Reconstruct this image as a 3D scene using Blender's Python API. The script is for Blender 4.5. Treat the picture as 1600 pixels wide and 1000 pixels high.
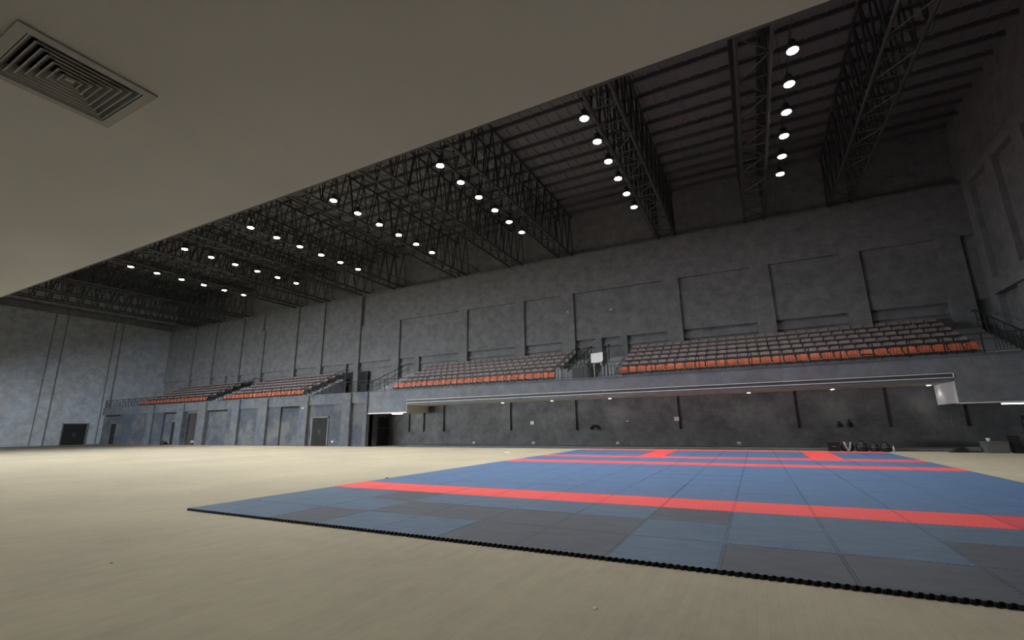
import bpy, math, random
from mathutils import Vector, Matrix
random.seed(7)
for o in list(bpy.data.objects): bpy.data.objects.remove(o)
SC = bpy.context.scene
COL = SC.collection

# ------------------------------------------------------------------ camera
CAMH = 1.26
YAW, PITCH, ROLL, FPX = math.radians(27.22), math.radians(13.14), math.radians(-0.83), 715.1
def cam_axes():
    cy, sy, cp, sp = math.cos(YAW), math.sin(YAW), math.cos(PITCH), math.sin(PITCH)
    F = Vector((-sy*cp, cy*cp, sp)); R0 = Vector((cy, sy, 0)); U0 = R0.cross(F)
    R = math.cos(ROLL)*R0 + math.sin(ROLL)*U0
    U = -math.sin(ROLL)*R0 + math.cos(ROLL)*U0
    return R, U, F
R_, U_, F_ = cam_axes()
cd = bpy.data.cameras.new('camera'); cam = bpy.data.objects.new('camera', cd); COL.objects.link(cam)
m = Matrix.Identity(4)
for i in range(3):
    m[i][0], m[i][1], m[i][2] = R_[i], U_[i], -F_[i]
m[2][3] = CAMH
cam.matrix_world = m
cd.sensor_width = 36; cd.lens = FPX/1600*36; cd.clip_end = 400; cd.clip_start = 0.05
SC.camera = cam

# ------------------------------------------------------------------ world, exposure, lamp levels
w = bpy.data.worlds.new('world'); SC.world = w; w.use_nodes = True
w.node_tree.nodes['Background'].inputs[0].default_value = (.84, .92, 1.0, 1)
w.node_tree.nodes['Background'].inputs[1].default_value = 62.0
SC.view_settings.view_transform = 'Standard'; SC.view_settings.look = 'None'
SC.view_settings.exposure = 0.0; SC.view_settings.gamma = 1; SC.view_settings.use_curve_mapping = False
LAMP_W = 740.0        # each high bay lamp
LAMP_COL = (1.0, 0.985, 0.965)
DOWN_W = 12.0          # each small downlight under the gallery

# ------------------------------------------------------------------ main dimensions (metres)
XL, XR = -66.0, 11.44          # end walls
YF, YB, YU = 25.8, 28.3, 31.4  # gallery front, wall under the gallery, wall above the seats
ZROOF, ZTRUSS = 17.5, 13.95
YN = -6.0                      # wall behind the camera

# ------------------------------------------------------------------ helpers
class MB:
    def __init__(s): s.v = []; s.f = []; s.mi = []
    def box(s, x0, x1, y0, y1, z0, z1, mi=0):
        n = len(s.v)
        s.v += [(x0,y0,z0),(x1,y0,z0),(x1,y1,z0),(x0,y1,z0),(x0,y0,z1),(x1,y0,z1),(x1,y1,z1),(x0,y1,z1)]
        for q in ((0,3,2,1),(4,5,6,7),(0,1,5,4),(1,2,6,5),(2,3,7,6),(3,0,4,7)):
            s.f.append(tuple(n+i for i in q)); s.mi.append(mi)
        return s
    def tube(s, p, q, r, n=6, mi=0, cap=True, r2=None):
        p, q = Vector(p), Vector(q); d = (q-p).normalized(); r2 = r if r2 is None else r2
        a = d.orthogonal().normalized(); b = d.cross(a); k = len(s.v)
        for c, rr in ((p, r), (q, r2)):
            for i in range(n):
                t = 2*math.pi*(i+.5)/n; s.v.append(tuple(c+rr*(math.cos(t)*a+math.sin(t)*b)))
        for i in range(n):
            j = (i+1) % n; s.f.append((k+i, k+j, k+n+j, k+n+i)); s.mi.append(mi)
        if cap:
            s.f.append(tuple(k+i for i in reversed(range(n)))); s.mi.append(mi)
            s.f.append(tuple(k+n+i for i in range(n))); s.mi.append(mi)
        return s
    def path(s, pts, r, n=6):
        for a, b in zip(pts, pts[1:]): s.tube(a, b, r, n)
        return s
    def lathe(s, c, prof, n=16, mi=0, sx=1, sy=1):
        k = len(s.v); c = Vector(c)
        for r, z in prof:
            for i in range(n):
                t = 2*math.pi*i/n; s.v.append((c.x+r*sx*math.cos(t), c.y+r*sy*math.sin(t), c.z+z))
        for a in range(len(prof)-1):
            for i in range(n):
                j = (i+1) % n
                s.f.append((k+a*n+i, k+a*n+j, k+(a+1)*n+j, k+(a+1)*n+i)); s.mi.append(mi)
        s.f.append(tuple(k+i for i in reversed(range(n)))); s.mi.append(mi)
        s.f.append(tuple(k+(len(prof)-1)*n+i for i in range(n))); s.mi.append(mi)
        return s
    def prism(s, poly, axis, a, b, mi=0):
        # poly of (u,v): axis 'x' -> (y,z); 'y' -> (x,z); 'z' -> (x,y)
        k = len(s.v); n = len(poly)
        for t in (a, b):
            for u, v in poly:
                s.v.append({'x': (t,u,v), 'y': (u,t,v), 'z': (u,v,t)}[axis])
        s.f.append(tuple(range(k, k+n))); s.f.append(tuple(reversed(range(k+n, k+2*n)))); s.mi += [mi, mi]
        for i in range(n):
            j = (i+1) % n; s.f.append((k+i, k+n+i, k+n+j, k+j)); s.mi.append(mi)
        return s
    def mesh(s, name, mats, smooth=False):
        me = bpy.data.meshes.new(name); me.from_pydata(s.v, [], s.f)
        for mt in (mats if isinstance(mats, (list, tuple)) else [mats]): me.materials.append(mt)
        me.polygons.foreach_set('material_index', s.mi)
        if smooth: me.polygons.foreach_set('use_smooth', [True]*len(s.f))
        me.validate(); me.update()
        import bmesh
        bm = bmesh.new(); bm.from_mesh(me); bmesh.ops.recalc_face_normals(bm, faces=bm.faces); bm.to_mesh(me); bm.free()
        return me
    def build(s, name, mats, parent=None, smooth=False):
        return link(name, s.mesh(name, mats, smooth), parent)
def link(name, me, parent=None, loc=None, rz=0):
    o = bpy.data.objects.new(name, me); COL.objects.link(o)
    if parent: o.parent = parent
    if loc: o.location = loc
    if rz: o.rotation_euler.z = rz
    return o
def tag(o, label, cat, group=None, kind=None):
    o['label'] = label
    if cat: o['category'] = cat
    if group: o['group'] = group
    if kind: o['kind'] = kind
    return o
def empty(name, loc=(0,0,0), rz=0): return link(name, None, None, loc, rz)
def struct(o, label=None):
    o['kind'] = 'structure'
    if label: o['label'] = label
    return o
def copy_tree(o, parent=None):
    c = o.copy(); COL.objects.link(c); c.parent = parent
    for ch in KIDS.get(o.name, [x for x in o.children]): copy_tree(ch, c)
    return c
KIDS = {}
ORD = ['first','second','third','fourth','fifth','sixth','seventh','eighth','ninth','tenth','eleventh','twelfth','thirteenth','fourteenth',
 'fifteenth','sixteenth','seventeenth','eighteenth','nineteenth','twentieth','twenty-first','twenty-second','twenty-third','twenty-fourth',
 'twenty-fifth','twenty-sixth','twenty-seventh','twenty-eighth','twenty-ninth','thirtieth','thirty-first','thirty-second']

# ------------------------------------------------------------------ materials
def new_mat(name):
    mt = bpy.data.materials.new(name); mt.use_nodes = True; nt = mt.node_tree
    return mt, nt, nt.nodes['Principled BSDF']
def N(nt, t, **kw):
    n = nt.nodes.new(t)
    for k, v in kw.items(): setattr(n, k, v)
    return n
def ramp(nt, fac, stops):
    r = N(nt, 'ShaderNodeValToRGB'); e = r.color_ramp.elements
    e[0].position, e[0].color = stops[0][0], (*stops[0][1], 1)
    e[1].position, e[1].color = stops[-1][0], (*stops[-1][1], 1)
    for p, c in stops[1:-1]:
        x = e.new(p); x.color = (*c, 1)
    nt.links.new(fac, r.inputs[0]); return r.outputs[0]
def wallpos(nt):
    g = N(nt, 'ShaderNodeNewGeometry'); s = N(nt, 'ShaderNodeSeparateXYZ'); nt.links.new(g.outputs['Position'], s.inputs[0])
    a = N(nt, 'ShaderNodeMath', operation='ADD'); nt.links.new(s.outputs[0], a.inputs[0]); nt.links.new(s.outputs[1], a.inputs[1])
    c = N(nt, 'ShaderNodeCombineXYZ'); nt.links.new(a.outputs[0], c.inputs[0]); nt.links.new(s.outputs[2], c.inputs[1])
    return c.outputs[0], g.outputs['Position']
def mixc(nt, fac, a, b, mode='MIX'):
    mx = N(nt, 'ShaderNodeMix', data_type='RGBA', blend_type=mode)
    if isinstance(fac, (int, float)): mx.inputs[0].default_value = fac
    else: nt.links.new(fac, mx.inputs[0])
    for i, x in ((6, a), (7, b)):
        if isinstance(x, tuple): mx.inputs[i].default_value = (*x, 1)
        else: nt.links.new(x, mx.inputs[i])
    return mx.outputs[2]
def noise(nt, vec, scale, detail=4, rough=.55):
    n = N(nt, 'ShaderNodeTexNoise'); n.inputs['Scale'].default_value = scale; n.inputs['Detail'].default_value = detail
    n.inputs['Roughness'].default_value = rough
    if vec is not None: nt.links.new(vec, n.inputs['Vector'])
    return n.outputs['Fac']
def block_wall(name, c1, c2, mortar, patch=None, patch_scale=.35, rough=.9, patch_lo=.45, patch_hi=.55, bw=.39, bh=.19):
    mt, nt, b = new_mat(name); uv, pos = wallpos(nt)
    br = N(nt, 'ShaderNodeTexBrick'); nt.links.new(uv, br.inputs['Vector'])
    br.inputs['Color1'].default_value = (*c1, 1); br.inputs['Color2'].default_value = (*c2, 1); br.inputs['Mortar'].default_value = (*mortar, 1)
    br.inputs['Scale'].default_value = 1; br.inputs['Mortar Size'].default_value = .008; br.inputs['Brick Width'].default_value = bw; br.inputs['Row Height'].default_value = bh
    col = br.outputs['Color']
    if patch:
        f = noise(nt, pos, patch_scale, 6, .65)
        f = ramp(nt, f, [(patch_lo, (0,0,0)), (patch_hi, (1,1,1))])
        col = mixc(nt, f, col, patch)
    g = noise(nt, pos, 1.6, 6, .7)
    g2 = ramp(nt, g, [(.3, (.72,.72,.72)), (.7, (1.2,1.2,1.2))])
    col = mixc(nt, 1.0, col, g2, 'MULTIPLY')
    nt.links.new(col, b.inputs['Base Color']); b.inputs['Roughness'].default_value = rough; b.inputs['Specular IOR Level'].default_value = .2
    bp = N(nt, 'ShaderNodeBump'); bp.inputs['Strength'].default_value = .35; bp.inputs['Distance'].default_value = .02
    h = noise(nt, pos, 9, 5, .7); nt.links.new(h, bp.inputs['Height']); nt.links.new(bp.outputs[0], b.inputs['Normal'])
    return mt
def plain(name, col, rough=.6, metal=0, var=.12, scale=3, spec=.4):
    mt, nt, b = new_mat(name); g = N(nt, 'ShaderNodeNewGeometry')
    f = noise(nt, g.outputs['Position'], scale, 5, .6)
    lo = tuple(c*(1-var) for c in col); hi = tuple(min(1, c*(1+var)) for c in col)
    nt.links.new(ramp(nt, f, [(.3, lo), (.7, hi)]), b.inputs['Base Color'])
    b.inputs['Roughness'].default_value = rough; b.inputs['Metallic'].default_value = metal; b.inputs['Specular IOR Level'].default_value = spec
    return mt
def emit(name, col, strength):
    mt, nt, b = new_mat(name)
    b.inputs['Base Color'].default_value = (*col, 1); b.inputs['Emission Color'].default_value = (*col, 1); b.inputs['Emission Strength'].default_value = strength
    return mt
GREY = (.30, .30, .295)
M = {}
M['wall_up'] = block_wall('upper_wall_blockwork', (.175,.175,.178), (.16,.16,.163), (.142,.142,.145))
M['wall_end'] = block_wall('end_wall_blockwork', (.345,.365,.405), (.315,.335,.37), (.28,.30,.335), patch=(.33,.34,.355), patch_scale=.25)
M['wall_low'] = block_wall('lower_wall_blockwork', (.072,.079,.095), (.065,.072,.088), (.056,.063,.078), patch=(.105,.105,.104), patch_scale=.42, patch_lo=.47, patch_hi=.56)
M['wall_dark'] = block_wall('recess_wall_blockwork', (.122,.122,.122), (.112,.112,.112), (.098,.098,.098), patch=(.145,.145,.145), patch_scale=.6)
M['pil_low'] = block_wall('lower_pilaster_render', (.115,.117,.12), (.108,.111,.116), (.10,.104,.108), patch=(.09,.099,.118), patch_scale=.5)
M['fascia'] = block_wall('gallery_front_render', (.145,.152,.165), (.138,.145,.158), (.132,.14,.152), patch=(.13,.142,.166), patch_scale=.4, bw=2.4, bh=1.2)
M['roof'] = plain('roof_sheet', (.135,.14,.145), .7, 0, .1, .8)
M['purlin'] = plain('purlin_paint', (.09,.092,.095), .6, 0, .1, 2)
M['steel'] = plain('dark_painted_steel', (.055,.055,.055), .5, .3, .15, 4)
M['rail'] = plain('black_rail_steel', (.028,.03,.032), .45, .3, .1, 6)
M['door'] = plain('dark_door_paint', (.02,.0195,.019), .75, 0, .15, 3, .12)
M['frame'] = plain('door_frame_paint', (.13,.135,.135), .7)
M['metal'] = plain('bright_metal', (.6,.6,.6), .3, .9, .05)
M['white'] = plain('white_paint', (.62,.62,.62), .6, 0, .05)
M['cream'] = plain('cream_soffit_paint', (.55,.52,.45), .7, 0, .05, .5)
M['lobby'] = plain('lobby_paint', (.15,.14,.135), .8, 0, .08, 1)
M['terrace'] = plain('terrace_concrete', (.16,.16,.16), .9, 0, .15, 2)
M['step'] = plain('pale_step_concrete', (.22,.232,.25), .85, 0, .12, 2)
M['black'] = plain('black_rubber', (.012,.012,.012), .7, 0, .1, 8)
M['bag'] = plain('black_nylon', (.012,.012,.013), .6, 0, .2, 8)
M['greyplastic'] = plain('grey_plastic', (.12,.12,.12), .6, 0, .1, 5)
M['silver'] = plain('silver_vinyl', (.4,.4,.4), .4, .2, .2, 5)
M['seat_front'] = plain('orange_plastic', (.46,.115,.055), .5, 0, .12, 2)
M['seat_rear'] = plain('dimmed_orange_plastic', (.19,.145,.138), .55, 0, .15, 2)  # the front row's orange with low light put into the colour
M['bracket'] = plain('dark_seat_bracket', (.05,.05,.05), .5, .4, .1, 6)
M['pivot'] = plain('seat_pivot_cap', (.65,.64,.6), .3, .3, .05)
M['vent'] = plain('vent_metal', (.42,.42,.40), .5, .1, .05, 4)
M['void'] = plain('duct_and_shadow_black', (.01,.01,.01), .9)  # vent duct, and the painted shadow strips under the beam
M['slotgrey'] = plain('slot_grey', (.055,.057,.06), .8)
M['lens'] = emit('lamp_lens', (1, .98, .95), 60)
M['tube'] = emit('fluorescent_tube', (1, .98, .94), 5)
M['down'] = emit('downlight_lens', (1, .97, .9), 9)
M['paper'] = plain('crumpled_paper', (.7,.7,.68), .8)
# near soffit: painted plaster
def soffit_mat():
    mt, nt, b = new_mat('soffit_plaster'); g = N(nt, 'ShaderNodeNewGeometry')
    f = noise(nt, g.outputs['Position'], .9, 4, .5)
    nt.links.new(ramp(nt, f, [(.3, (.70,.69,.66)), (.7, (.75,.74,.71))]), b.inputs['Base Color'])
    b.inputs['Roughness'].default_value = .85; b.inputs['Specular IOR Level'].default_value = .2
    return mt
M['soffit'] = soffit_mat()
# wooden sports floor, boards along Y
def floor_mat():
    mt, nt, b = new_mat('sports_floor_timber'); g = N(nt, 'ShaderNodeNewGeometry')
    mp = N(nt, 'ShaderNodeMapping'); nt.links.new(g.outputs['Position'], mp.inputs[0]); mp.inputs['Rotation'].default_value = (0, 0, math.pi/2)
    br = N(nt, 'ShaderNodeTexBrick'); nt.links.new(mp.outputs[0], br.inputs['Vector'])
    br.inputs['Color1'].default_value = (.445,.405,.30,1); br.inputs['Color2'].default_value = (.425,.387,.29,1); br.inputs['Mortar'].default_value = (.40,.36,.27,1)
    br.inputs['Scale'].default_value = 1; br.inputs['Mortar Size'].default_value = .002; br.inputs['Brick Width'].default_value = .9; br.inputs['Row Height'].default_value = .07
    mp2 = N(nt, 'ShaderNodeMapping'); nt.links.new(g.outputs['Position'], mp2.inputs[0]); mp2.inputs['Scale'].default_value = (4, 1.6, 1)
    f = noise(nt, mp2.outputs[0], 1.6, 6, .7)
    col = mixc(nt, 1.0, br.outputs['Color'], ramp(nt, f, [(.3, (.90,.90,.91)), (.7, (1.05,1.05,1.04))]), 'MULTIPLY')
    f2 = noise(nt, g.outputs['Position'], .35, 5, .6)
    col = mixc(nt, 1.0, col, ramp(nt, f2, [(.35, (.9,.9,.92)), (.65, (1.05,1.05,1.03))]), 'MULTIPLY')
    nt.links.new(col, b.inputs['Base Color']); b.inputs['Roughness'].default_value = .7; b.inputs['Specular IOR Level'].default_value = .12
    bp = N(nt, 'ShaderNodeBump'); bp.inputs['Strength'].default_value = .1; bp.inputs['Distance'].default_value = .005
    nt.links.new(f, bp.inputs['Height']); nt.links.new(bp.outputs[0], b.inputs['Normal'])
    return mt
M['floor'] = floor_mat()
def mat_foam(name, c, dust, amount):
    mt, nt, b = new_mat(name); g = N(nt, 'ShaderNodeNewGeometry')
    mp = N(nt, 'ShaderNodeMapping'); nt.links.new(g.outputs['Position'], mp.inputs[0]); mp.inputs['Scale'].default_value = (1, 2.5, 1)
    f = noise(nt, mp.outputs[0], 2.2, 7, .7)
    col = mixc(nt, ramp(nt, f, [(.38, (0,0,0)), (.75, (amount,)*3)]), c, dust)
    nt.links.new(col, b.inputs['Base Color']); b.inputs['Roughness'].default_value = .55; b.inputs['Specular IOR Level'].default_value = .45
    bp = N(nt, 'ShaderNodeBump'); bp.inputs['Strength'].default_value = .15; bp.inputs['Distance'].default_value = .003
    nt.links.new(noise(nt, g.outputs['Position'], 60, 3), bp.inputs['Height']); nt.links.new(bp.outputs[0], b.inputs['Normal'])
    return mt
M['mat_blue'] = mat_foam('mat_blue', (.062,.135,.28), (.112,.195,.345), .8)
M['mat_blue2'] = mat_foam('mat_blue_worn', (.06,.115,.19), (.11,.165,.24), .9)
M['mat_slate'] = mat_foam('mat_slate_dusty', (.055,.066,.088), (.095,.11,.14), .9)
M['mat_red'] = mat_foam('mat_red', (.86,.075,.075), (.88,.14,.13), .6)
M['mat_red2'] = mat_foam('mat_red_worn', (.66,.05,.075), (.72,.10,.11), .7)

# ================================================================== SETTING
fl = MB().box(XL, XR, YN, YF+.3, -.2, 0).box(XL, XR, YF+.3, YU, -.2, 0).build('floor', M['floor'])
struct(fl, 'pale timber sports floor of the hall')
ce = struct(MB().box(XL-.3, XR+.3, YN-.3, YU+1.2, ZROOF, ZROOF+.15).build('ceiling', M['roof']), 'dark sheet metal roof over the hall')
y = 3.2
while y < 31.4:
    MB().box(XL, XR, y-.06, y+.06, ZROOF-.24, ZROOF-.001).build('purlin', M['purlin'], ce); y += 1.17
# roof sheet ribs running with the trusses
rb = MB(); x = XL+.3
while x < XR:
    rb.box(x-.045, x+.045, YN, YU+.9, ZROOF-.05, ZROOF+.001); x += .6
rib = rb.build('sheet_rib', M['roof'], ce); rib['kind'] = 'stuff'

# --- near side: wall behind, soffit above the camera
ZS = 3.21
OPEN0, OPEN1, OPENZ = -54.0, -28.0, 2.9  # unseen doorways, added so daylight brightens the left wall
nw = struct(MB().box(XL, OPEN0, YN-.3, YN, 0, ZROOF).box(OPEN1, XR, YN-.3, YN, 0, ZROOF).box(OPEN0, OPEN1, YN-.3, YN, OPENZ, ZROOF).build('wall_near', M['wall_up']), 'block wall behind the near gallery, with added unseen doorways for daylight')
for k in range(14): MB().box(OPEN0+2*k-.08, OPEN0+2*k+.08, YN-.25, YN-.05, 0, OPENZ).build('added_mullion', M['steel'], nw)
pd_ = bpy.data.lights.new('added_doorway_portal', 'AREA'); pd_.shape = 'RECTANGLE'; pd_.size = OPEN1-OPEN0; pd_.size_y = OPENZ; pd_.cycles.is_portal = True
po = bpy.data.objects.new('added_doorway_portal', pd_); COL.objects.link(po); po.location = ((OPEN0+OPEN1)/2, YN-.28, OPENZ/2); po.rotation_euler = (math.radians(90), 0, 0)

VX0, VX1, VY0, VY1 = -3.53, -2.93, .53, 1.13
so = MB()
so.box(XL, VX0+.03, YN, 2.28, ZS, ZS+.35).box(VX1-.03, XR, YN, 2.28, ZS, ZS+.35).box(VX0+.03, VX1-.03, YN, VY0+.03, ZS, ZS+.35).box(VX0+.03, VX1-.03, VY1-.03, 2.28, ZS, ZS+.35)
so.box(XL, XR, 2.1, 2.28, ZS+.35, ZS+1.3)
struct(so.build('ceiling_near_gallery', M['soffit']), 'cream plaster soffit overhead with square vent')
MB().box(XL, XR, 2.28, 2.30, ZS+.0, ZS+.03).build('edge_trim', M['greyplastic'], bpy.data.objects['ceiling_near_gallery'])

# --- end wall on the left
wl = struct(MB().box(XL-.3, XL, YN, YU+1, 0, ZROOF).build('wall_left', M['wall_end']), 'bluish grey block end wall')
for y0, y1 in ((-1.5,-.5),(5.2,6.2),(12.6,13.6),(20.2,21.2),(25.6,26.3)):
    MB().box(XL-.01, XL+.03, y0, y1, 0, 13.96).build('pilaster', M['wall_end'], wl)
    for yj in (y0, y1): MB().box(XL-.01, XL+.034, yj-.05, yj+.05, 0, 13.96).build('edge_strip', M['greyplastic'], wl)  # thin dark strips along both pilaster edges
MB().box(XL-.01, XL+.35, YN, YU, 13.95, 14.6).build('ring_beam', M['wall_up'], wl)
# --- end wall on the right
wr = struct(MB().box(XR, XR+.3, YN, YU+1, 0, ZROOF).build('wall_right', M['wall_up']), 'dark block end wall')
for y0, y1 in ((29.9,30.6),(27.3,28.0),(24.6,25.4),(19,20),(12,13)):
    MB().box(XR-.25, XR+.01, y0, y1, 0, 13.6).build('pilaster', M['wall_up'], wr)
MB().box(XR-.4, XR+.01, 2.3, 29.9, 7.2, 7.95).build('ring_beam', M['wall_up'], wr)
MB().box(XR-.3, XR+.01, 2.3, 29.9, 13.2, 13.6).build('ring_beam', M['wall_up'], wr)

# --- wall above the seats
wu = MB(); wu.box(XL, XR, YU+.25, YU+.6, 3.6, 13.98); wu.box(XL, XR, YU+.5, YU+.8, 13.98, ZROOF)
wu.box(XL, XR, YU+.0, YU+.8, 13.80, 13.98)
wu = struct(wu.build('wall_far', M['wall_up']), 'grey block wall above the seats')
PIL = [-60.0,-55.7,-50.5,-46.6,-41.3,-37.4,-32.35,-27.5,-20.3,-15.03,-10.95,-3.49,1.84,6.45,10.85]
KX = -28.2
MB().box(KX, XR, YU-.1, YU+.26, 10.87, 13.8).build('spandrel_band', M['wall_up'], wu)
prev = XL
for i, px in enumerate(PIL):
    top = 13.8 if px < KX else 10.87
    if i == 3: top = 11.9
    wdt = .62 if px < KX else (1.0 if px > -12 else .85)
    MB().box(px-wdt, px, YU-.12, YU+.26, 3.8, top).build('pilaster', M['wall_up'], wu)
    a, b = prev, px-wdt
    # infill panel above the slot, sill rail below it
    MB().box(a, b, YU+.06, YU+.26, 7.33, 13.8 if px < KX else 10.87).build('infill_panel', M['wall_up'], wu)
    MB().box(a, b, YU+.14, YU+.26, 6.75, 6.88).build('sill_rail', M['wall_up'], wu)
    prev = px
MB().box(PIL[-1], XR, YU+.06, YU+.26, 7.33, 10.87).build('infill_panel', M['wall_up'], wu)
# extra short posts under the slot
for px in (-53.0,-34.0,-25.3,-9.0,-7.2): MB().box(px-.45, px, YU-.02, YU+.26, 3.8, 7.36).build('pier', M['wall_up'], wu)
# two dark doorways in that wall
for k, (x0, x1) in enumerate(((-33.8,-32.97),(-32.2,-31.15))):
    d = struct(MB().box(x0, x1, YU-.14, YU+.3, 3.9, 6.42).build('door_%d' % (k+1), M['door']))
    MB().box(x0-.06, x0, YU-.17, YU, 3.9, 6.48).box(x1, x1+.06, YU-.17, YU, 3.9, 6.48).box(x0-.06, x1+.06, YU-.17, YU, 6.42, 6.48).build('door_frame', M['steel'], d)

# --- lower wall below the gallery, left section, with an open doorway X -49.35..-47
wlow = MB(); D0, D1 = -49.35, -47.0
for a, b in ((XL, D0), (D1, -25.4)): wlow.box(a, b, YF+.30, YF+.55, 0, 3.9)
wlow.box(D0, D1, YF+.30, YF+.55, 3.0, 3.9)
wlow.box(-25.62, -25.4, YF+.2, YB, 0, 3.6)
wlow = struct(wlow.build('wall_gallery', M['wall_low']), 'blue grey block wall below the gallery')
MB().box(XL, -25.4, YF, YF+.32, 3.18, 3.93).build('parapet_beam', M['pil_low'], wlow)
MB().box(XL, -25.4, YF-.04, YF+.35, 3.93, 3.99).build('coping', M['pil_low'], wlow)
def lowpanel(a, b, y, hole=None):
    mb = MB()
    if hole: mb.box(a, hole[0], y, YF+.31, 0, 3.18).box(hole[1], b, y, YF+.31, 0, 3.18).box(hole[0], hole[1], y, YF+.31, hole[2], 3.18)
    else: mb.box(a, b, y, YF+.31, 0, 3.18)
    return mb.build('infill_panel', M['wall_low'], wlow)
PL = [(-55.8,-54.94),(-50.58,-49.45),(-46.99,-45.75),(-41.7,-40.71),(-38.04,-36.85),(-32.75,-31.80),(-27.97,-27.1),(-25.75,-25.4)]
for a, b in PL: MB().box(a, b, YF-.13, YF+.31, 0, 3.95).build('pilaster', M['pil_low'], wlow)
for a, b, d in ((XL,-62.5,.22),(-62.5,-55.8,.08),(-54.94,-53.24,.08),(-53.24,-50.58,.24),(-45.75,-42.7,.24),(-42.7,-41.7,.08),(-40.71,-38.04,.08),(-36.85,-35.31,.08),(-35.31,-32.75,.24),(-31.8,-27.97,.12),(-27.1,-25.75,.14)):
    lowpanel(a, b, YF+d)
# black strips painting in the shadow under the beam
for a, b in ((-65.2,-62.0),(-53.1,-50.7),(-45.6,-42.8),(-35.1,-32.9)):
    MB().box(a, b, YF+.05, YF+.25, 3.02, 3.18).build('beam_shadow_strip', M['void'], wlow)
# lobby behind the doorway
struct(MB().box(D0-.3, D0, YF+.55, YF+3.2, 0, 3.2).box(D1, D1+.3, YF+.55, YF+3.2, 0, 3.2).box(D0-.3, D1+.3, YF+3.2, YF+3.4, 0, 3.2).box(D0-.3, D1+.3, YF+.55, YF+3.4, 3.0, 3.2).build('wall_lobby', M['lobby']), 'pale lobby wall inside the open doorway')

# --- gallery front, right section, with raised bay and slot diffuser
BX0, BX1, BZ = -21.75, 7.65, 2.87
fa = MB()
fa.box(-25.4, BX0, YF, YF+.25, 2.36, 3.93).box(BX0, BX1, YF, YF+.25, 3.21, 3.93).box(BX0, BX1, YF, YF+.25, BZ, 3.03).box(BX1, XR, YF, YF+.25, 1.97, 3.93)
fa.box(BX0, BX1, YF, YF+.25, 3.0, 3.25)
fa = struct(fa.build('wall_gallery_front', M['fascia']), 'grey rendered gallery front')
MB().box(-25.4, XR, YF-.04, YF+.35, 3.93, 3.99).build('coping', M['pil_low'], fa)
sf = struct(MB().box(BX0, BX1, YF+.25, YB, BZ, BZ+.2).box(-25.4, BX0, YF+.25, YB, 2.36, 2.5).box(BX1, XR, YF+.25, YB, 1.97, 2.1)
    .box(BX0-.15, BX0, YF+.25, YB, 2.5, BZ+.2).box(BX1, BX1+.15, YF+.25, YB, 2.1, BZ+.2).build('ceiling_gallery', M['cream']), 'pale soffit under the gallery')
MB().box(BX0, BX0+.02, YF-.01, YB, 2.36, BZ).build('reveal', M['cream'], sf)
MB().box(BX1-.02, BX1, YF-.01, YB, 1.97, BZ).build('reveal', M['white'], sf)
MB().box(-25.4, BX0, YF-.012, YF+.3, 2.33, 2.4).build('edge_trim', M['white'], sf)
MB().box(BX1, XR, YF-.012, YF+.3, 1.94, 1.985).build('edge_trim', M['white'], sf)
sd = tag(empty('slot_diffuser', (0,0,0)), 'long linear air slot with pale trims along the gallery front', 'vent')
MB().box(BX0, BX1+.02, YF-.05, YF-.001, 3.195, 3.225).build('trim_strip', M['white'], sd)
MB().box(BX0, BX1+.02, YF-.05, YF-.001, 3.015, 3.045).build('trim_strip', M['white'], sd)
MB().box(BX1, BX1+.03, YF-.05, YF-.001, 3.015, 3.225).build('trim_strip', M['white'], sd)
MB().box(BX0, BX1, YF-.008, YF-.001, 3.045, 3.195).build('slot', M['slotgrey'], sd)

# --- wall under the gallery
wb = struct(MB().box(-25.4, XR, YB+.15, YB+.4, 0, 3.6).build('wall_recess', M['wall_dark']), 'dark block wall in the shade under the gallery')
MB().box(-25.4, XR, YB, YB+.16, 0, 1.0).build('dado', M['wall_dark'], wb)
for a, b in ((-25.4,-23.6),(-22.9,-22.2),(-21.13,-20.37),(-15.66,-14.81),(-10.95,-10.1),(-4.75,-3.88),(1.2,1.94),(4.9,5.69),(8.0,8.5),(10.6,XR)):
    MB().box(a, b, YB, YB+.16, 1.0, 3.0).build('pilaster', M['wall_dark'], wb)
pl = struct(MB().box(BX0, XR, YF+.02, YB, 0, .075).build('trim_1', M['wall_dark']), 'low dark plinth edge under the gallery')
MB().box(BX0, XR, YF-.005, YF+.05, .06, .09).build('nosing', M['frame'], pl)
struct(MB().box(XL, BX0, YF-.15, YF-.02, 0, .03).build('baseboard_gallery', M['frame']))
struct(MB().box(XL+.0, XL+.24, YN, YF, 0, .04).build('baseboard_left', M['frame']))

# --- gallery floor and seat terraces
struct(MB().box(XL, XR, YF+.25, YU+.3, 3.55, 3.88).build('floor_gallery', M['terrace']), 'concrete gallery floor')
TR, RISE, Y0T, Z0T = .8, .375, 26.5, 3.88
BLOCKS = [(-61.2,-48.0,'block by the end wall'),(-45.3,-34.0,'block beside the two dark doorways'),(-24.5,-10.8,'middle block'),(-7.25,9.1,'long block by the dark end wall')]
for (a, b, nm) in BLOCKS:
    t = struct(empty('floor_terrace', ((a+b)/2, Y0T, Z0T)), 'stepped concrete terrace carrying the seats of the '+nm)
    for r in range(1, 6):
        o = MB().box(-(b-a)/2-.1, (b-a)/2+.1, r*TR, (r+1)*TR if r < 5 else YU-.12-Y0T, 0, r*RISE).build('tier', M['terrace'], t)

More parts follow.
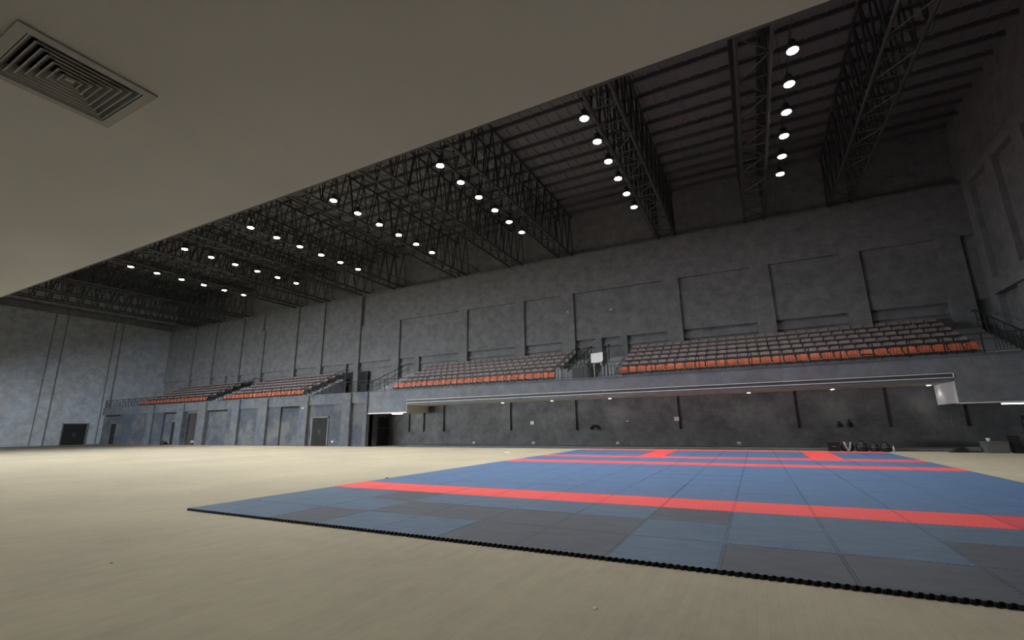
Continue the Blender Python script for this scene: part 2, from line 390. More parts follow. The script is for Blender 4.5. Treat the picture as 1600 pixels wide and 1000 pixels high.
# --- aisle stairs with handrails
def stair(x0, x1, label, rail_sides, rlab):
    t = tag(empty('aisle_stair', (x0, Y0T, Z0T)), label, 'stairs')
    for k in range(10):
        mb = MB().box(0, x1-x0, .4+k*.4, .4+(k+1)*.4, 0, (k+1)*RISE/2); mb.build('step', M['step'], t)
    for x, rl_ in zip(rail_sides, rlab if isinstance(rlab, list) else [rlab]):
        h = tag(empty('handrail', (x, Y0T, Z0T)), rl_, 'railing')
        p0 = Vector((0, .2, .95)); p1 = Vector((0, 4.3, .95+3.75/2))
        MB().path([(0,-.5,.6),p0, p1, (0,4.7,p1.z)], .03).build('top_rail', M['rail'], h)
        MB().path([p0-Vector((0,0,.45)), p1-Vector((0,0,.45))], .02).build('mid_rail', M['rail'], h)
        for k in range(6):
            yy = .2+k*.82; MB().tube((0,yy,max(0,(yy-.4)/.4*RISE/2)), (0,yy,.95+(yy-.2)/4.1*1.875), .025).build('post', M['rail'], h)
stair(-47.9,-46.8, 'concrete aisle stair past the end wall seats', [-46.75], 'black sloping handrail beside the end wall seats')
stair(-33.9,-33.35, 'pale aisle stair beside the two dark doorways', [-33.3], 'black sloping handrail by the two dark doorways')
stair(-25.9,-24.65, 'pale aisle stair at the far end of the middle block', [-25.95], 'black sloping handrail at the far end of the middle block')
stair(-10.65,-9.7, 'pale aisle stair between middle block and dark cabinet', [-10.7,-9.62], ['black sloping handrail between middle block and its pale stair','black sloping handrail between pale stair and dark cabinet'])
stair(-8.25,-7.35, 'pale aisle stair next to the white board', [-8.36], 'black sloping handrail next to the white board')
stair(9.3,10.5, 'concrete aisle stair against the dark end wall', [10.55], 'black sloping handrail against the dark end wall')

# --- gallery railing
def railing(x0, x1, label, step=1.25):
    t = tag(empty('gallery_railing', (x0, YF+.14, 3.99)), label, 'railing'); L = x1-x0
    MB().tube((0,0,.84),(L,0,.84),.025).build('top_rail', M['rail'], t)
    MB().tube((0,0,.60),(L,0,.60),.012).build('mid_rail', M['rail'], t)
    MB().tube((0,0,.10),(L,0,.10),.012).build('bottom_rail', M['rail'], t)
    n = max(1, round(L/step)); pm = MB().box(-.022,.022,-.022,.022,0,.84).mesh('post', M['rail'])
    for k in range(n+1): link('post', pm, t, (L*k/n, 0, 0))
    bars = MB()
    for k in range(n):
        c = L*(k+.5)/n
        for q in range(-2, 3): bars.box(c+q*.11-.008, c+q*.11+.008, -.008, .008, .1, .6)
    o = bars.build('baluster', M['rail'], t); o['kind'] = 'stuff'
railing(XL+.1, -25.5, 'black gallery railing above the blue grey wall')
railing(-25.3, -7.4, 'black gallery railing in front of the middle seat block')
railing(-7.2, XR-.1, 'black gallery railing in front of the long seat block')

# ================================================================== TRUSSES
TX = [-59.6,-55.7,-50.5,-41.5,-37.4,-32.0,-27.9,-21.0,-15.7,-11.5,-3.95,1.46,6.03]
TW, TB, TT, TY0, TY1 = .55, ZTRUSS-ZTRUSS, ZROOF-.30-ZTRUSS, 3.0, YU+.35
PANEL = 1.2
def web(x):
    mb = MB(); y = 0; L = TY1-TY0; up = False
    while y < L-.1:
        y2 = min(y+PANEL/2, L); za, zb = (0, TT) if not up else (TT, 0)
        mb.tube((x,y,za),(x,y2,zb),.045,4); up = not up; y = y2
    return mb
def plan_web(z):
    mb = MB(); y = 0; L = TY1-TY0; s = 1
    while y < L-.1:
        y2 = min(y+PANEL, L); mb.tube((-TW*s,y,z),(TW*s,y2,z),.032,4); mb.tube((-TW,y,z),(TW,y,z),.032,4); s = -s; y = y2
    return mb
meshes = {}
L = TY1-TY0
tr0 = None
names = ['one closest to the bluish end wall'] 
for i, tx in enumerate(TX):
    k = len(TX)-1-i
    lab = 'dark steel lattice roof truss, ' + ('nearest the dark end wall' if k == 0 else ORD[k]+' from the dark end wall')
    t = tag(empty('roof_truss', (tx, TY0, ZTRUSS)), lab, 'truss', 'lattice roof trusses')
    if not meshes:
        meshes['bc'] = MB().tube((0,0,0),(0,L,0),.075,6).mesh('bottom_chord', M['steel'])
        meshes['tc'] = MB().tube((0,0,0),(0,L,0),.075,6).mesh('top_chord', M['steel'])
        meshes['w'] = web(0).mesh('side_lattice', M['steel']); meshes['p'] = plan_web(0).mesh('bottom_lattice', M['steel'])
    for s in (-1, 1):
        link('bottom_chord', meshes['bc'], t, (s*TW,0,0)); link('top_chord', meshes['tc'], t, (s*TW,0,TT)); link('side_lattice', meshes['w'], t, (s*TW,0,0))
    link('bottom_lattice', meshes['p'], t)
for yy, zz, lab in ((29.6, ZROOF-.45, 'long steel tie pipe across the trusses near the far wall'),):
    t = tag(MB().tube((XL,yy,zz),(XR,yy,zz),.06,8).build('tie_pipe', M['steel']), lab, 'pipe')

# ================================================================== HIGH BAY LAMPS
LS = (13.6-1.26)/(12.58-1.26)
LX = [x*LS for x in (2.40,-4.40,-11.08,-17.72,-24.37,-31.02,-37.68)]
LY = [(14.79+1.64*j)*LS for j in range(-5, 6)]  # lamps nearest the camera are unseen, added to brighten the near floor
LZ = 13.6
hm = MB().lathe((0,0,0), [(.05,.42),(.12,.40),(.14,.30),(.15,.14),(.20,.10),(.21,.02),(.19,.02)], 16).mesh('housing', M['steel'], True)
lm = MB().lathe((0,0,0), [(.175,.0),(.175,.03)], 16).mesh('lens', M['lens'])
bm_ = MB().tube((0,0,.40),(0,0,.62),.015).tube((-.06,0,.62),(.06,0,.62),.012).mesh('hanger', M['steel'])
ld = bpy.data.lights.new('high_bay', 'SPOT'); ld.energy = LAMP_W; ld.color = LAMP_COL; ld.spot_size = math.radians(128); ld.spot_blend = 1.0; ld.shadow_soft_size = .17
for r, lx in enumerate(LX):
    rl = tag(empty('lighting_rail', (lx, LY[0]-.6, LZ+.665)), 'thin steel lighting rail, '+ORD[r]+' lamp row from the dark end wall', 'rail', 'lighting rails')
    Ln = LY[-1]-LY[0]+7.2
    MB().tube((0,0,0),(0,Ln,0),.022).build('rail_pipe', M['steel'], rl)
    for q in range(5): MB().tube((0,.3+q*(Ln-.6)/4,0),(0,.3+q*(Ln-.6)/4,ZROOF-.24-LZ-.665),.008,4).build('suspension_rod', M['steel'], rl)
    for j, ly in enumerate(LY):
        if r == 0 and j < 4: continue  # row by the dark end wall goes without the added lamps
        t = tag(empty('high_bay_lamp', (lx, ly, LZ)), 'lit high bay lamp, %s from far wall, %s row from dark end wall' % (ORD[10-j], ORD[r]), 'lamp', 'high bay lamps')
        link('housing', hm, t); link('lens', lm, t); link('hanger', bm_, t)
        lo = bpy.data.objects.new('lamp_light', ld); COL.objects.link(lo); lo.parent = t; lo.location = (0,0,-.02)

# ================================================================== CEILING VENT (square four-way diffuser)
vt = tag(empty('ceiling_vent', ((VX0+VX1)/2, (VY0+VY1)/2, ZS)), 'grey square louvred air diffuser in the cream soffit', 'vent')
H = (VX1-VX0)/2
def ring(mb, a0, z0, a1, z1, th=.003):
    k = len(mb.v)
    for a, z in ((a0,z0),(a1,z1),(a1-th*2,z1),(a0-th*2,z0)):
        mb.v += [(-a,-a,z),(a,-a,z),(a,a,z),(-a,a,z)]
    for l in range(4):
        for i in range(4):
            j = (i+1) % 4; l2 = (l+1) % 4
            mb.f.append((k+l*4+i, k+l*4+j, k+l2*4+j, k+l2*4+i)); mb.mi.append(0)
    return mb
fm = MB()
for a, b, c, d in ((-H,H,-H,-H+.05),(-H,H,H-.05,H),(-H,-H+.05,-H+.05,H-.05),(H-.05,H,-H+.05,H-.05)): fm.box(a,b,c,d,-.012,.004)
fm.build('frame', M['vent'], vt)
NR = 7
for k in range(NR):
    a = .245-.0335*k
    ring(MB(), a, -.008, a-.034, .045).build('louvre', M['vent'], vt)
MB().box(-.018,.018,-.018,.018,.0,.004).build('centre_plate', M['vent'], vt)
du = MB(); g = H-.03
du.box(-g,g,-g,g,.30,.31).box(-g,-g+.005,-g,g,.0,.3).box(g-.005,g,-g,g,.0,.3).box(-g,g,-g,-g+.005,0,.3).box(-g,g,g-.005,g,0,.3)
du.build('duct_box', M['void'], vt)

# ================================================================== PUZZLE MAT
MX0, MY0, NC, NRW, MT = -8.43, 4.66, 13, 20, .035
mo = tag(empty('puzzle_mat', (MX0, MY0, 0)), 'large interlocking foam sports mat in blue with red boundary stripes', 'mat')
NT, AMP = 16, .014
def tooth_line():
    pts = []
    for k in range(NT):
        u = k/NT; w_ = 1/NT
        pts += [(u+w_*.06, -1), (u+w_*.44, -1), (u+w_*.56, 1), (u+w_*.94, 1)]
    return pts
def tile_mesh():
    tl = tooth_line(); g = .996; pts = []
    pts += [(u, AMP*s) for u, s in tl]
    pts += [(1+AMP*s, u) for u, s in tl]
    pts += [(u, 1+AMP*s) for u, s in reversed(tl)]
    pts += [(AMP*s, u) for u, s in reversed(tl)]
    pts = [((x-.5)*g+.5, (y-.5)*g+.5) for x, y in pts]
    mb = MB(); n = len(pts); mb.v = [(x,y,0) for x,y in pts]+[(x,y,MT-.004) for x,y in pts]+[((x-.5)*.998+.5,(y-.5)*.998+.5,MT) for x,y in pts]
    for i in range(n):
        j = (i+1) % n
        mb.f.append((i,j,n+j,n+i)); mb.mi.append(1)
        mb.f.append((n+i,n+j,2*n+j,2*n+i)); mb.mi.append(1)
    q = len(mb.v); cl = lambda t: min(1-.05, max(.05, t))
    mb.v += [(cl(x),cl(y),MT) for x,y in pts]
    for i in range(n):
        j = (i+1) % n; mb.f.append((2*n+i,2*n+j,q+j,q+i)); mb.mi.append(0)
    mb.f.append((len(mb.v),len(mb.v)+1,len(mb.v)+2,len(mb.v)+3)); mb.mi.append(0)
    mb.v += [(.05,.05,MT),(.95,.05,MT),(.95,.95,MT),(.05,.95,MT)]
    return mb
base_tile = tile_mesh()
tmesh = {k: base_tile.mesh('tile_'+k, [M[k], M['black']]) for k in ('mat_blue','mat_blue2','mat_slate','mat_red','mat_red2')}
# first three rows: worn blue (w) and dusty slate (s), read from the photograph
FRONT = ['wwswwsswsssss',   # row nearest the camera
         'bwwsssswwwsss',
         'bwswwwwswwbbb']
for r in range(NRW):
    for c in range(NC):
        if r == 3: k = 'mat_red2' if c >= 11 else 'mat_red'
        elif r in (11, 14, 19): k = 'mat_red'
        elif r > 14 and c in (4, 10): k = 'mat_red'
        elif r < 3: k = {'b':'mat_blue2','w':'mat_blue2','s':'mat_slate'}[FRONT[r][c]]
        else: k = 'mat_blue'
        o = link('tile', tmesh[k], mo, (c, r, random.uniform(0, .0015)))
        o.rotation_euler = (random.uniform(-.0006,.0006), random.uniform(-.0006,.0006), 0)

# ================================================================== SEATS
def seat_parts():
    W = .243
    # backrest: slightly curved rounded panel
    mb = MB(); nx, nz = 6, 4; zs = [.535,.555,.62,.70,.745]; 
    def yof(u): return .05*(1-u*u)
    rows = []
    for side in (0, .03):
        for iz, z in enumerate(zs):
            wz = W*(.94, 1.0, 1.0, .95, .74)[iz]
            for ix in range(nx+1):
                u = -1+2*ix/nx; zz = z - (.02*u*u if iz == 4 else 0)
                mb.v.append((u*wz, .06+yof(u)+side+(z-.4)*.22, zz))
    n1 = (nx+1)*len(zs)
    for iz in range(len(zs)-1):
        for ix in range(nx):
            a = iz*(nx+1)+ix; q = (a,a+1,a+nx+2,a+nx+1)
            mb.f.append(q); mb.f.append(tuple(n1+i for i in reversed(q))); mb.mi += [0,0]
    edge = [ix for ix in range(nx+1)]+[iz*(nx+1)+nx for iz in range(1,len(zs))]+[(len(zs)-1)*(nx+1)+ix for ix in reversed(range(nx))]+[iz*(nx+1) for iz in reversed(range(1,len(zs)-1))]
    for i in range(len(edge)):
        j = (i+1) % len(edge); mb.f.append((edge[i],edge[j],n1+edge[j],n1+edge[i])); mb.mi.append(0)
    # folded pan in front of the lower back
    pan = MB(); pan.prism([(-.19,.40),(.19,.40),(.225,.43),(.225,.53),(.20,.56),(-.20,.56),(-.225,.53),(-.225,.43)], 'y', .0, .05)
    pan_down = MB(); pan_down.prism([(-.205,.02),(.205,.02),(.22,-.06),(.22,-.30),(.17,-.36),(-.17,-.36),(-.22,-.30),(-.22,-.06)], 'z', .37, .415)
    br = MB()
    br.box(-.255,-.235,-.02,.10,.30,.42).box(.235,.255,-.02,.10,.30,.42).box(-.255,.255,.06,.10,.30,.35).box(-.03,.03,.05,.11,0,.32).box(-.10,.10,.0,.16,0,.015)
    pv = MB().tube((.242,-.05,.40),(.242,-.02,.40),.022,8)
    return mb, pan, pan_down, br, pv
sb, sp, spd, sbr, spv = seat_parts()
SM = {}
for key, mt, mp_ in (('front', M['seat_front'], M['seat_front']), ('rear', M['seat_rear'], M['bracket'])):  # rear pans coloured dark to paint the shade between rows
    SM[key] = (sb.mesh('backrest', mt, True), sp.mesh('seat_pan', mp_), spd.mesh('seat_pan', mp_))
brm = sbr.mesh('bracket', M['bracket']); pvm = spv.mesh('pivot_cap', M['pivot'])
PITCHX = .53
rowname = ['front row','second row','third row','fourth row','fifth row','top row']
indiv = 0
stuff = MB()
def add_to(mb, src, ox, oy, oz, mi):
    k = len(mb.v); mb.v += [(x+ox,y+oy,z+oz) for x,y,z in src.v]
    mb.f += [tuple(k+i for i in f) for f in src.f]; mb.mi += [mi]*len(src.f)
for bi in (3, 2, 1, 0):
    a, b, nm = BLOCKS[bi]; n = int((b-a)//PITCHX); x00 = b-(n-.5)*PITCHX
    for c in range(n):
        for r in range(6):
            X, Y, Z = x00+c*PITCHX, 26.86+TR*r, Z0T+RISE*r
            if bi == 3 or (bi == 2 and c >= n-20):
                if bi == 3:
                    lab = '%s tip-up seat, %s, %s from the dark end wall, long block' % ('orange' if r == 0 else 'dimmed orange', rowname[r], ORD[n-1-c])
                else:
                    lab = '%s tip-up seat, %s, %s from the dark cabinet stair, middle block' % ('orange' if r == 0 else 'dimmed orange', rowname[r], ORD[n-1-c])
                down = (bi == 3 and r == 0 and abs(X-5.15) < .27)
                if down: lab = 'orange seat with its pan folded down in the front row'
                t = tag(empty('stadium_seat', (X, Y, Z)), lab, 'seat', 'tip-up seats on the gallery')
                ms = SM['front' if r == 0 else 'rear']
                link('backrest', ms[0], t); link('seat_pan', ms[2] if down else ms[1], t); link('bracket', brm, t); link('pivot_cap', pvm, t); indiv += 1
            else:
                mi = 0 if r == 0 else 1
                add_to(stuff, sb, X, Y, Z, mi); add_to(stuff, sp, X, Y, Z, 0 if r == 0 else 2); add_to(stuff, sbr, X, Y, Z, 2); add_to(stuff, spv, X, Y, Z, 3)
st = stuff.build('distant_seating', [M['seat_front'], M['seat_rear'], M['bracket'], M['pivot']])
tag(st, 'rows of small orange and dimmed orange tip-up seats in the distant blocks', 'seat', 'tip-up seats on the gallery', 'stuff')

# ================================================================== GALLERY FITTINGS
cb = tag(empty('gallery_cabinet', (-8.97, 26.6, 3.88)), 'dark grey waist high cabinet between two aisle stairs', 'cabinet')
MB().box(-.5,.5,-.35,.6,.0,.82).build('body', M['greyplastic'], cb)
MB().box(-.47,-.01,-.37,-.35,.08,.78).build('door', M['steel'], cb); MB().box(.01,.47,-.37,-.35,.08,.78).build('door', M['steel'], cb)
MB().box(-.53,.53,-.38,.62,.82,.86).build('top', M['steel'], cb)
wbd = tag(empty('white_board', (-8.02, 26.72, 3.88)), 'white board with one clipped corner on thin legs', 'board')
MB().prism([(-.37,1.03),(.22,1.03),(.37,1.22),(.37,1.68),(-.37,1.64)], 'y', -.02, .02).build('panel', M['white'], wbd)
for x in (-.2, .25): MB().tube((x,0,0),(x,0,1.05),.03).build('leg', M['white'], wbd)
for nm, (x0, x1), lab in (('stair_cheek', (-10.55,-9.72), 'pale blue stair cheek panel beside the dark cabinet'), ('stair_cheek', (-7.62,-6.85), 'pale blue barred stair cheek panel beside the white board')):
    t = tag(empty(nm, ((x0+x1)/2, 25.98+.2, 3.88)), lab, 'panel'); hw = (x1-x0)/2
    MB().box(-hw,hw,0,.06,.1,.78).build('plate', M['step'], t)
    for k in range(5): MB().box(-hw+hw*2*k/4-.012,-hw+hw*2*k/4+.012,-.03,0,0,.85).build('bar', M['rail'], t)
# dome cameras / sensors
for i, (x, y_, z, lab) in enumerate(((-32.3, YF-.30, 2.98, 'small white dome camera on the blue grey pilaster'),)):
    t = tag(empty('dome_camera', (x, y_+.15, z)), lab, 'camera')
    MB().lathe((0,0,0), [(.02,-.09),(.07,-.07),(.09,-.02),(.09,.0)], 14).build('dome', M['white'], t, True)
    MB().box(-.05,.05,-.05,.03,0,.05).build('bracket', M['white'], t)
for x, z, lab in ((-11.4, 9.5, 'tiny white sensor on the far wall pilaster above the dark cabinet'), (-8.2, 9.3, 'tiny white sensor on the far wall above the white board')):
    t = tag(empty('wall_sensor', (x, YU-.13 if x < -11 else YU+.05, z)), lab, 'sensor')
    MB().box(-.08,.08,-.08,.02,-.06,.06).build('case', M['white'], t); MB().lathe((0,-.09,-.02), [(.03,-.02),(.03,.02)], 8).build('eye', M['greyplastic'], t)

# ================================================================== DOORS
def double_door(name, x0, x1, z1, ypl, label, axis='y'):
    t = empty(name); struct(t, label)
    if axis == 'y':
        bx = lambda a,b,c,d,e,f: MB().box(a,b,ypl-d,ypl-c,e,f)
    else:
        bx = lambda a,b,c,d,e,f: MB().box(ypl+c,ypl+d,a,b,e,f)
    mid = (x0+x1)/2
    for a, b, s in ((x0, mid-.01, 1), (mid+.01, x1, -1)):
        lf = bx(a,b,.0,.05,.01,z1).build('door_leaf', M['door'], t)
        bx(a+.15,b-.15,.05,.06,.25,.95).build('lower_panel', M['door'], lf); bx(a+.15,b-.15,.05,.06,1.1,z1-.2).build('upper_panel', M['door'], lf)
        hx = b-.08 if s == 1 else a+.08
        bx(hx-.012,hx+.012,.05,.09,.85,1.3).build('pull_handle', M['frame'], lf)
    bx(x0-.09,x0,0,.08,0,z1+.09).build('door_jamb', M['frame'], t); bx(x1,x1+.09,0,.08,0,z1+.09).build('door_jamb', M['frame'], t); bx(x0-.09,x1+.09,0,.08,z1,z1+.09).build('door_head', M['frame'], t)
double_door('door_3', -31.3, -29.6, 2.17, YF+.12, 'dark double door in the blue grey wall')
double_door('door_4', 22.6, 24.6, 2.22, XL, 'dark double door in the end wall', 'x')
def single_door(name, x0, x1, z1, ypl, label):
    t = empty(name); struct(t, label)
    lf = MB().box(x0,x1,ypl-.05,ypl,.01,z1).build('door_leaf', M['door'], t)
    MB().box(x1-.14,x1-.08,ypl-.10,ypl-.05,.95,1.1).build('door_handle', M['metal'], lf)
    MB().box(x0-.07,x0,ypl-.08,ypl,0,z1+.07).box(x1,x1+.07,ypl-.08,ypl,0,z1+.07).box(x0-.07,x1+.07,ypl-.08,ypl,z1,z1+.07).build('door_frame', M['frame'], t)
single_door('door_5', -63.9, -62.7, 2.22, YF+.22, 'slim dark door by the end wall corner')
single_door('door_6', -51.75, -50.85, 2.22, YF+.24, 'slim dark door beside the open doorway')
# dark door in the return wall under the gallery
t = struct(empty('door_7'), 'dark door in the shaded return wall')
lf = MB().box(-25.4,-25.35,26.95,27.95,.01,1.32).build('door_leaf', M['door'], t); MB().box(-25.4,-25.35,26.95,27.95,1.36,2.1).build('transom_panel', M['door'], t)
MB().box(-25.4,-25.33,27.95,28.02,0,2.15).build('door_jamb', M['black'], t); MB().box(-25.4,-25.33,26.88,26.95,0,2.15).build('door_jamb', M['black'], t)

# ================================================================== UNDER-GALLERY LIGHTS AND SOCKETS
dl = bpy.data.lights.new('downlight', 'SPOT'); dl.energy = DOWN_W; dl.color = (1,.96,.9); dl.spot_size = math.radians(150); dl.spot_blend = .8; dl.shadow_soft_size = .08
for i, x in enumerate((7.3,3.6,-.12,-7.65,-11.45,-15.05)):
    t = tag(empty('downlight', (x, 27.7, BZ)), 'round recessed downlight in the gallery soffit, %s from the dark end wall' % ORD[i], 'lamp', 'recessed downlights')
    MB().lathe((0,0,0), [(.11,-.02),(.12,.0)], 16).build('trim_ring', M['white'], t); MB().lathe((0,0,0), [(.085,-.03),(.085,-.019)], 16).build('lens', M['down'], t)
    lo = bpy.data.objects.new('lamp_light', dl); COL.objects.link(lo); lo.parent = t; lo.location = (0,0,-.06)
for x0, x1, z, lab in ((-23.15,-22.15,2.33,'short fluorescent batten under the pale gallery edge'), (8.95,10.15,1.94,'fluorescent batten glowing under the low gallery edge by the end wall')):
    t = tag(empty('fluorescent_batten', ((x0+x1)/2, YF+.1, z)), lab, 'lamp'); hw = (x1-x0)/2
    MB().box(-hw,hw,-.05,.05,-.03,0).build('batten', M['white'], t); MB().tube((-hw+.02,0,-.05),(hw-.02,0,-.05),.025,8).build('tube', M['tube'], t)
for x, z, lab in ((-17.7,.22,'white floor level socket furthest from the dark bags'),(-13.1,.22,'white low socket below the square wall box'),(-7.5,.22,'white low socket near the coiled hose'),(-.9,.24,'white low socket nearest the dark bags')):
    t = tag(empty('wall_socket', (x, YB, z)), lab, 'socket'); MB().box(-.09,.09,-.03,0,-.06,.06).build('plate', M['white'], t); MB().box(-.03,.03,-.04,-.03,-.02,.02).build('outlet', M['greyplastic'], t)
for x, z, yy, lab in ((-13.2,1.5,YB+.15,'square white wall box on the shaded panel'),(-3.98,1.58,YB,'square white wall box on the shaded pilaster'),(-6.85,1.5,YB+.15,'flat grey wall plate on the shaded panel')):
    t = tag(empty('wall_box', (x, yy, z)), lab, 'box'); flat = 'flat' in lab
    MB().box(-.13,.13,-.06,0,-.04 if flat else -.11,.04 if flat else .11).build('case', M['greyplastic'] if flat else M['white'], t); MB().box(-.09,.09,-.07,-.06,-.02 if flat else -.07,.02 if flat else .07).build('cover', M['white'], t)
t = tag(empty('wall_socket', (-30.2+1.2, YF+.12, .35)), 'white low socket beside the dark double door', 'socket'); MB().box(-.09,.09,-.03,0,-.06,.06).build('plate', M['white'], t); MB().box(-.03,.03,-.04,-.03,-.02,.02).build('outlet', M['greyplastic'], t)

# ================================================================== LOOSE THINGS
# on the ledge of the shaded wall
t = tag(empty('hose_coil', (-8.9, YB+.07, 1.0)), 'small black coiled hose on the wall ledge', 'hose')
pts = [(.28*math.cos(a), 0, .02+.26*math.sin(a)) for a in [math.pi*i/14 for i in range(15)]]
MB().path(pts, .05, 8).build('outer_loop', M['black'], t); MB().path([(p[0]*.6, .01, p[2]*.7) for p in pts], .035, 8).build('inner_loop', M['black'], t)
for x, hgt, lab in ((3.7,.30,'short dark bottle on the wall ledge above the bags'),(4.12,.38,'taller dark bottle on the wall ledge above the bags')):
    t = tag(empty('bottle', (x, YB+.08, 1.0)), lab, 'bottle')
    MB().lathe((0,0,0), [(.07,0),(.08,.03),(.08,hgt*.5),(.03,hgt*.75),(.03,hgt*.9)], 12).build('body', M['bag'], t, True); MB().lathe((0,0,0), [(.035,hgt*.88),(.035,hgt)], 10).build('cap', M['black'], t)
# row of bags on the floor
def bag(x, y_, w_, h_, d_, lab, kind):
    if kind == 'box':
        t = tag(empty('kit_box', (x, y_, 0)), lab, 'box')
        MB().box(-w_/2,w_/2,-d_/2,d_/2,0,h_*.8).build('body', M['bag'], t); MB().box(-w_/2-.01,w_/2+.01,-d_/2-.01,d_/2+.01,h_*.8,h_).build('lid', M['bag'], t); MB().box(-.06,.06,-d_/2-.03,-d_/2,h_*.5,h_*.6).build('latch', M['greyplastic'], t)
    elif kind == 'helmet':
        t = tag(empty('training_helmet', (x, y_, 0)), lab, 'helmet')
        MB().lathe((0,0,0), [(w_*.30,0),(w_*.46,h_*.2),(w_*.5,h_*.45),(w_*.42,h_*.75),(w_*.22,h_*.95),(.02,h_)], 18).build('shell', M['bag'], t, True)
        for k in (-1, 1):
            MB().path([(k*.02+.10*k*i/5, -w_*.51*math.cos((i-2)*.33)+.01, h_*(.1+.16*i)) for i in range(6)], .035, 8).build('stripe', M['silver'], t, True)
    else:
        t = tag(empty('gym_bag', (x, y_, 0)), lab, 'bag')
        MB().lathe((0,0,0), [(w_*.42,0),(w_*.5,h_*.12),(w_*.52,h_*.45),(w_*.45,h_*.75),(w_*.25,h_*.95),(.02,h_)], 16, sy=d_/w_).build('body', M['bag'], t, True)
        MB().path([(-w_*.2,0,h_*.93),(-w_*.15,0,h_*1.06),(w_*.15,0,h_*1.06),(w_*.2,0,h_*.93)], .015).build('handle', M['black'], t)
        MB().path([(-w_*.4,-d_*.36,h_*.5),(0,-d_*.5,h_*.55),(w_*.4,-d_*.36,h_*.5)], .012).build('zip', M['greyplastic'], t)
bag(2.98, 25.35, .42, .40, .36, 'square black kit box at the end of the bag row', 'box')
bag(3.48, 25.35, .50, .44, .45, 'dark rounded helmet with silver stripes beside the kit box', 'helmet')
bag(4.00, 25.35, .46, .42, .42, 'tall black gym bag next to the striped helmet', 'bag')
bag(4.44, 25.35, .34, .36, .36, 'narrow black gym bag between two others on the floor', 'bag')
bag(4.83, 25.35, .38, .37, .36, 'low black gym bag ending the row near bare floor', 'bag')
t = tag(empty('water_bottle', (5.08, 25.3, 0)), 'small clear white bottle behind the last gym bag', 'bottle')
MB().lathe((0,0,0), [(.035,0),(.035,.17),(.015,.22),(.015,.25)], 10).build('body', M['white'], t, True); MB().lathe((0,0,0), [(.018,.24),(.018,.27)], 8).build('cap', M['greyplastic'], t)
# equipment near the end wall
t = tag(empty('tool_bag', (7.2, 25.4, 0)), 'low slumped dark bag left of the grey crate', 'bag')
MB().prism([(-.32,0),(.25,0),(.25,.10),(.10,.22),(-.02,.18),(-.2,.06)], 'y', -.15, .15).build('body', M['bag'], t); MB().path([(-.05,0,.15),(.0,0,.26),(.1,0,.2)], .015).build('handle', M['black'], t)
t = tag(empty('flat_case', (7.68, 25.55, 0)), 'flat grey case lying between slumped bag and crate', 'case')
MB().box(-.18,.18,-.2,.2,.05,.2).build('lid', M['greyplastic'], t); MB().box(-.19,.19,-.22,.22,0,.05).build('base', M['black'], t)
t = tag(empty('equipment_crate', (8.25, 25.3, 0)), 'dark grey crate with pale corner strip and cup on top', 'crate')
MB().box(-.32,.32,-.3,.3,.0,.38).build('body', M['greyplastic'], t); MB().box(-.29,-.25,-.31,-.3,.02,.38).build('corner_strip', M['frame'], t); MB().box(-.34,.34,-.32,.32,.38,.42).build('lid', M['greyplastic'], t)
t = tag(empty('paper_cup', (8.10, 25.25, .42)), 'white cup standing on the grey crate', 'cup')
MB().lathe((0,0,0), [(.05,0),(.07,.13)], 14).build('body', M['white'], t, True); MB().lathe((0,0,0), [(.073,.125),(.07,.14)], 14).build('lid', M['white'], t)
t = tag(empty('loudspeaker', (8.86, 25.2, 0), math.radians(-4)), 'black loudspeaker cabinet tilted beside the striped box', 'speaker')
MB().prism([(-.10,0),(.16,0),(.05,.66),(-.18,.66)], 'y', -.22, .22).build('cabinet', M['bag'], t); MB().lathe((0,-.23,.28), [(.11,-.01),(.12,.0)], 14).build('cone', M['black'], t)
t = tag(empty('striped_box', (9.62, 25.35, 0)), 'grey ribbed equipment box next to the black loudspeaker', 'box')
MB().prism([(-.50,.1),(.6,.1),(.6,.66),(-.56,.66)], 'y', -.25, .25).build('body', M['greyplastic'], t); MB().box(-.4,.6,-.24,.24,0,.1).build('base', M['black'], t)
for k in range(6): MB().box(-.34+.15*k,-.30+.15*k,-.265,-.25,.15,.61).build('rib', M['frame'], t)
t = tag(empty('cable_stand', (9.5, 25.78, 0)), 'black stand with looped cable rising behind the ribbed box', 'stand')
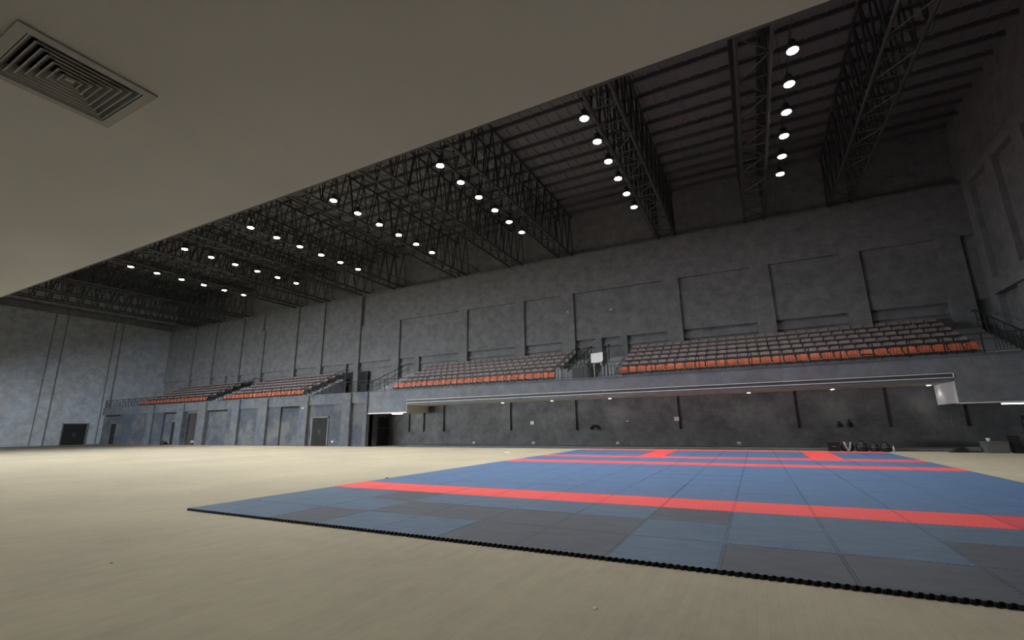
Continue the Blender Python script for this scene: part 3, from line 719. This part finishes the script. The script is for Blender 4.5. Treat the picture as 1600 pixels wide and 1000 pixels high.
MB().tube((0,0,0),(0,0,1.4),.02).build('pole', M['black'], t)
MB().lathe((0,0,0), [(.16,0),(.16,.03),(.03,.05)], 12).build('base', M['black'], t)
MB().path([(.14*math.cos(a)-.02, -.03, 1.12+.2*math.sin(a)) for a in [2*math.pi*i/14 for i in range(15)]], .03, 6).build('cable_loop', M['black'], t)
MB().path([(-.02,-.03,.92),(-.10,-.05,.85),(-.12,-.05,.68)], .045, 6).build('cable_tail', M['black'], t)
MB().box(-.12,.12,-.05,.05,1.25,1.42).build('head', M['black'], t)
# bench and bag at the open doorway
t = tag(empty('lobby_bench', (-48.2, YF+.9, 0)), 'low blue grey bench inside the open doorway', 'bench')
MB().box(-.75,.75,-.25,.25,.18,.42).build('seat', M['step'], t)
for s in (-.65,.65): MB().box(s-.05,s+.05,-.2,.2,0,.18).build('leg', M['steel'], t)
t = tag(empty('black_sack', (-52.3, YF-.1, 0)), 'small black sack on the floor by the slim door', 'bag')
MB().lathe((0,0,0), [(.3,0),(.36,.08),(.28,.22),(.12,.3),(.05,.36)], 12, sy=.6).build('body', M['bag'], t, True); MB().lathe((0,0,.34), [(.06,0),(.08,.06)], 8).build('knot', M['black'], t)
# scraps on the floor
def scrap(x, y_, r, lab, mt):
    mb = MB(); rs = random.Random(int(abs(x*100)))
    prof = [(r*.8,0),(r,.12*r),(r*.8,.35*r),(r*.3,.5*r)]
    mb.lathe((0,0,0), prof, 9)
    mb.v = [(a*(1+rs.uniform(-.3,.3)), b*(1+rs.uniform(-.3,.3)), c*(1+rs.uniform(-.2,.2))) for a,b,c in mb.v]
    o = mb.build('paper_scrap', mt); o.location = (x, y_, 0); tag(o, lab, 'scrap'); return o
scrap(-10.97, 20.6, .14, 'white crumpled scrap on the floor near the far wall', M['paper'])
scrap(-1.16, 3.47, .022, 'tiny crumpled white paper on the near floor', M['paper'])
scrap(-5.82, 2.57, .012, 'tiny dark fleck on the near timber floor', M['black'])
scrap(-8.65, 9.6, .05, 'small grey scrap just beyond the mat edge', M['greyplastic'])
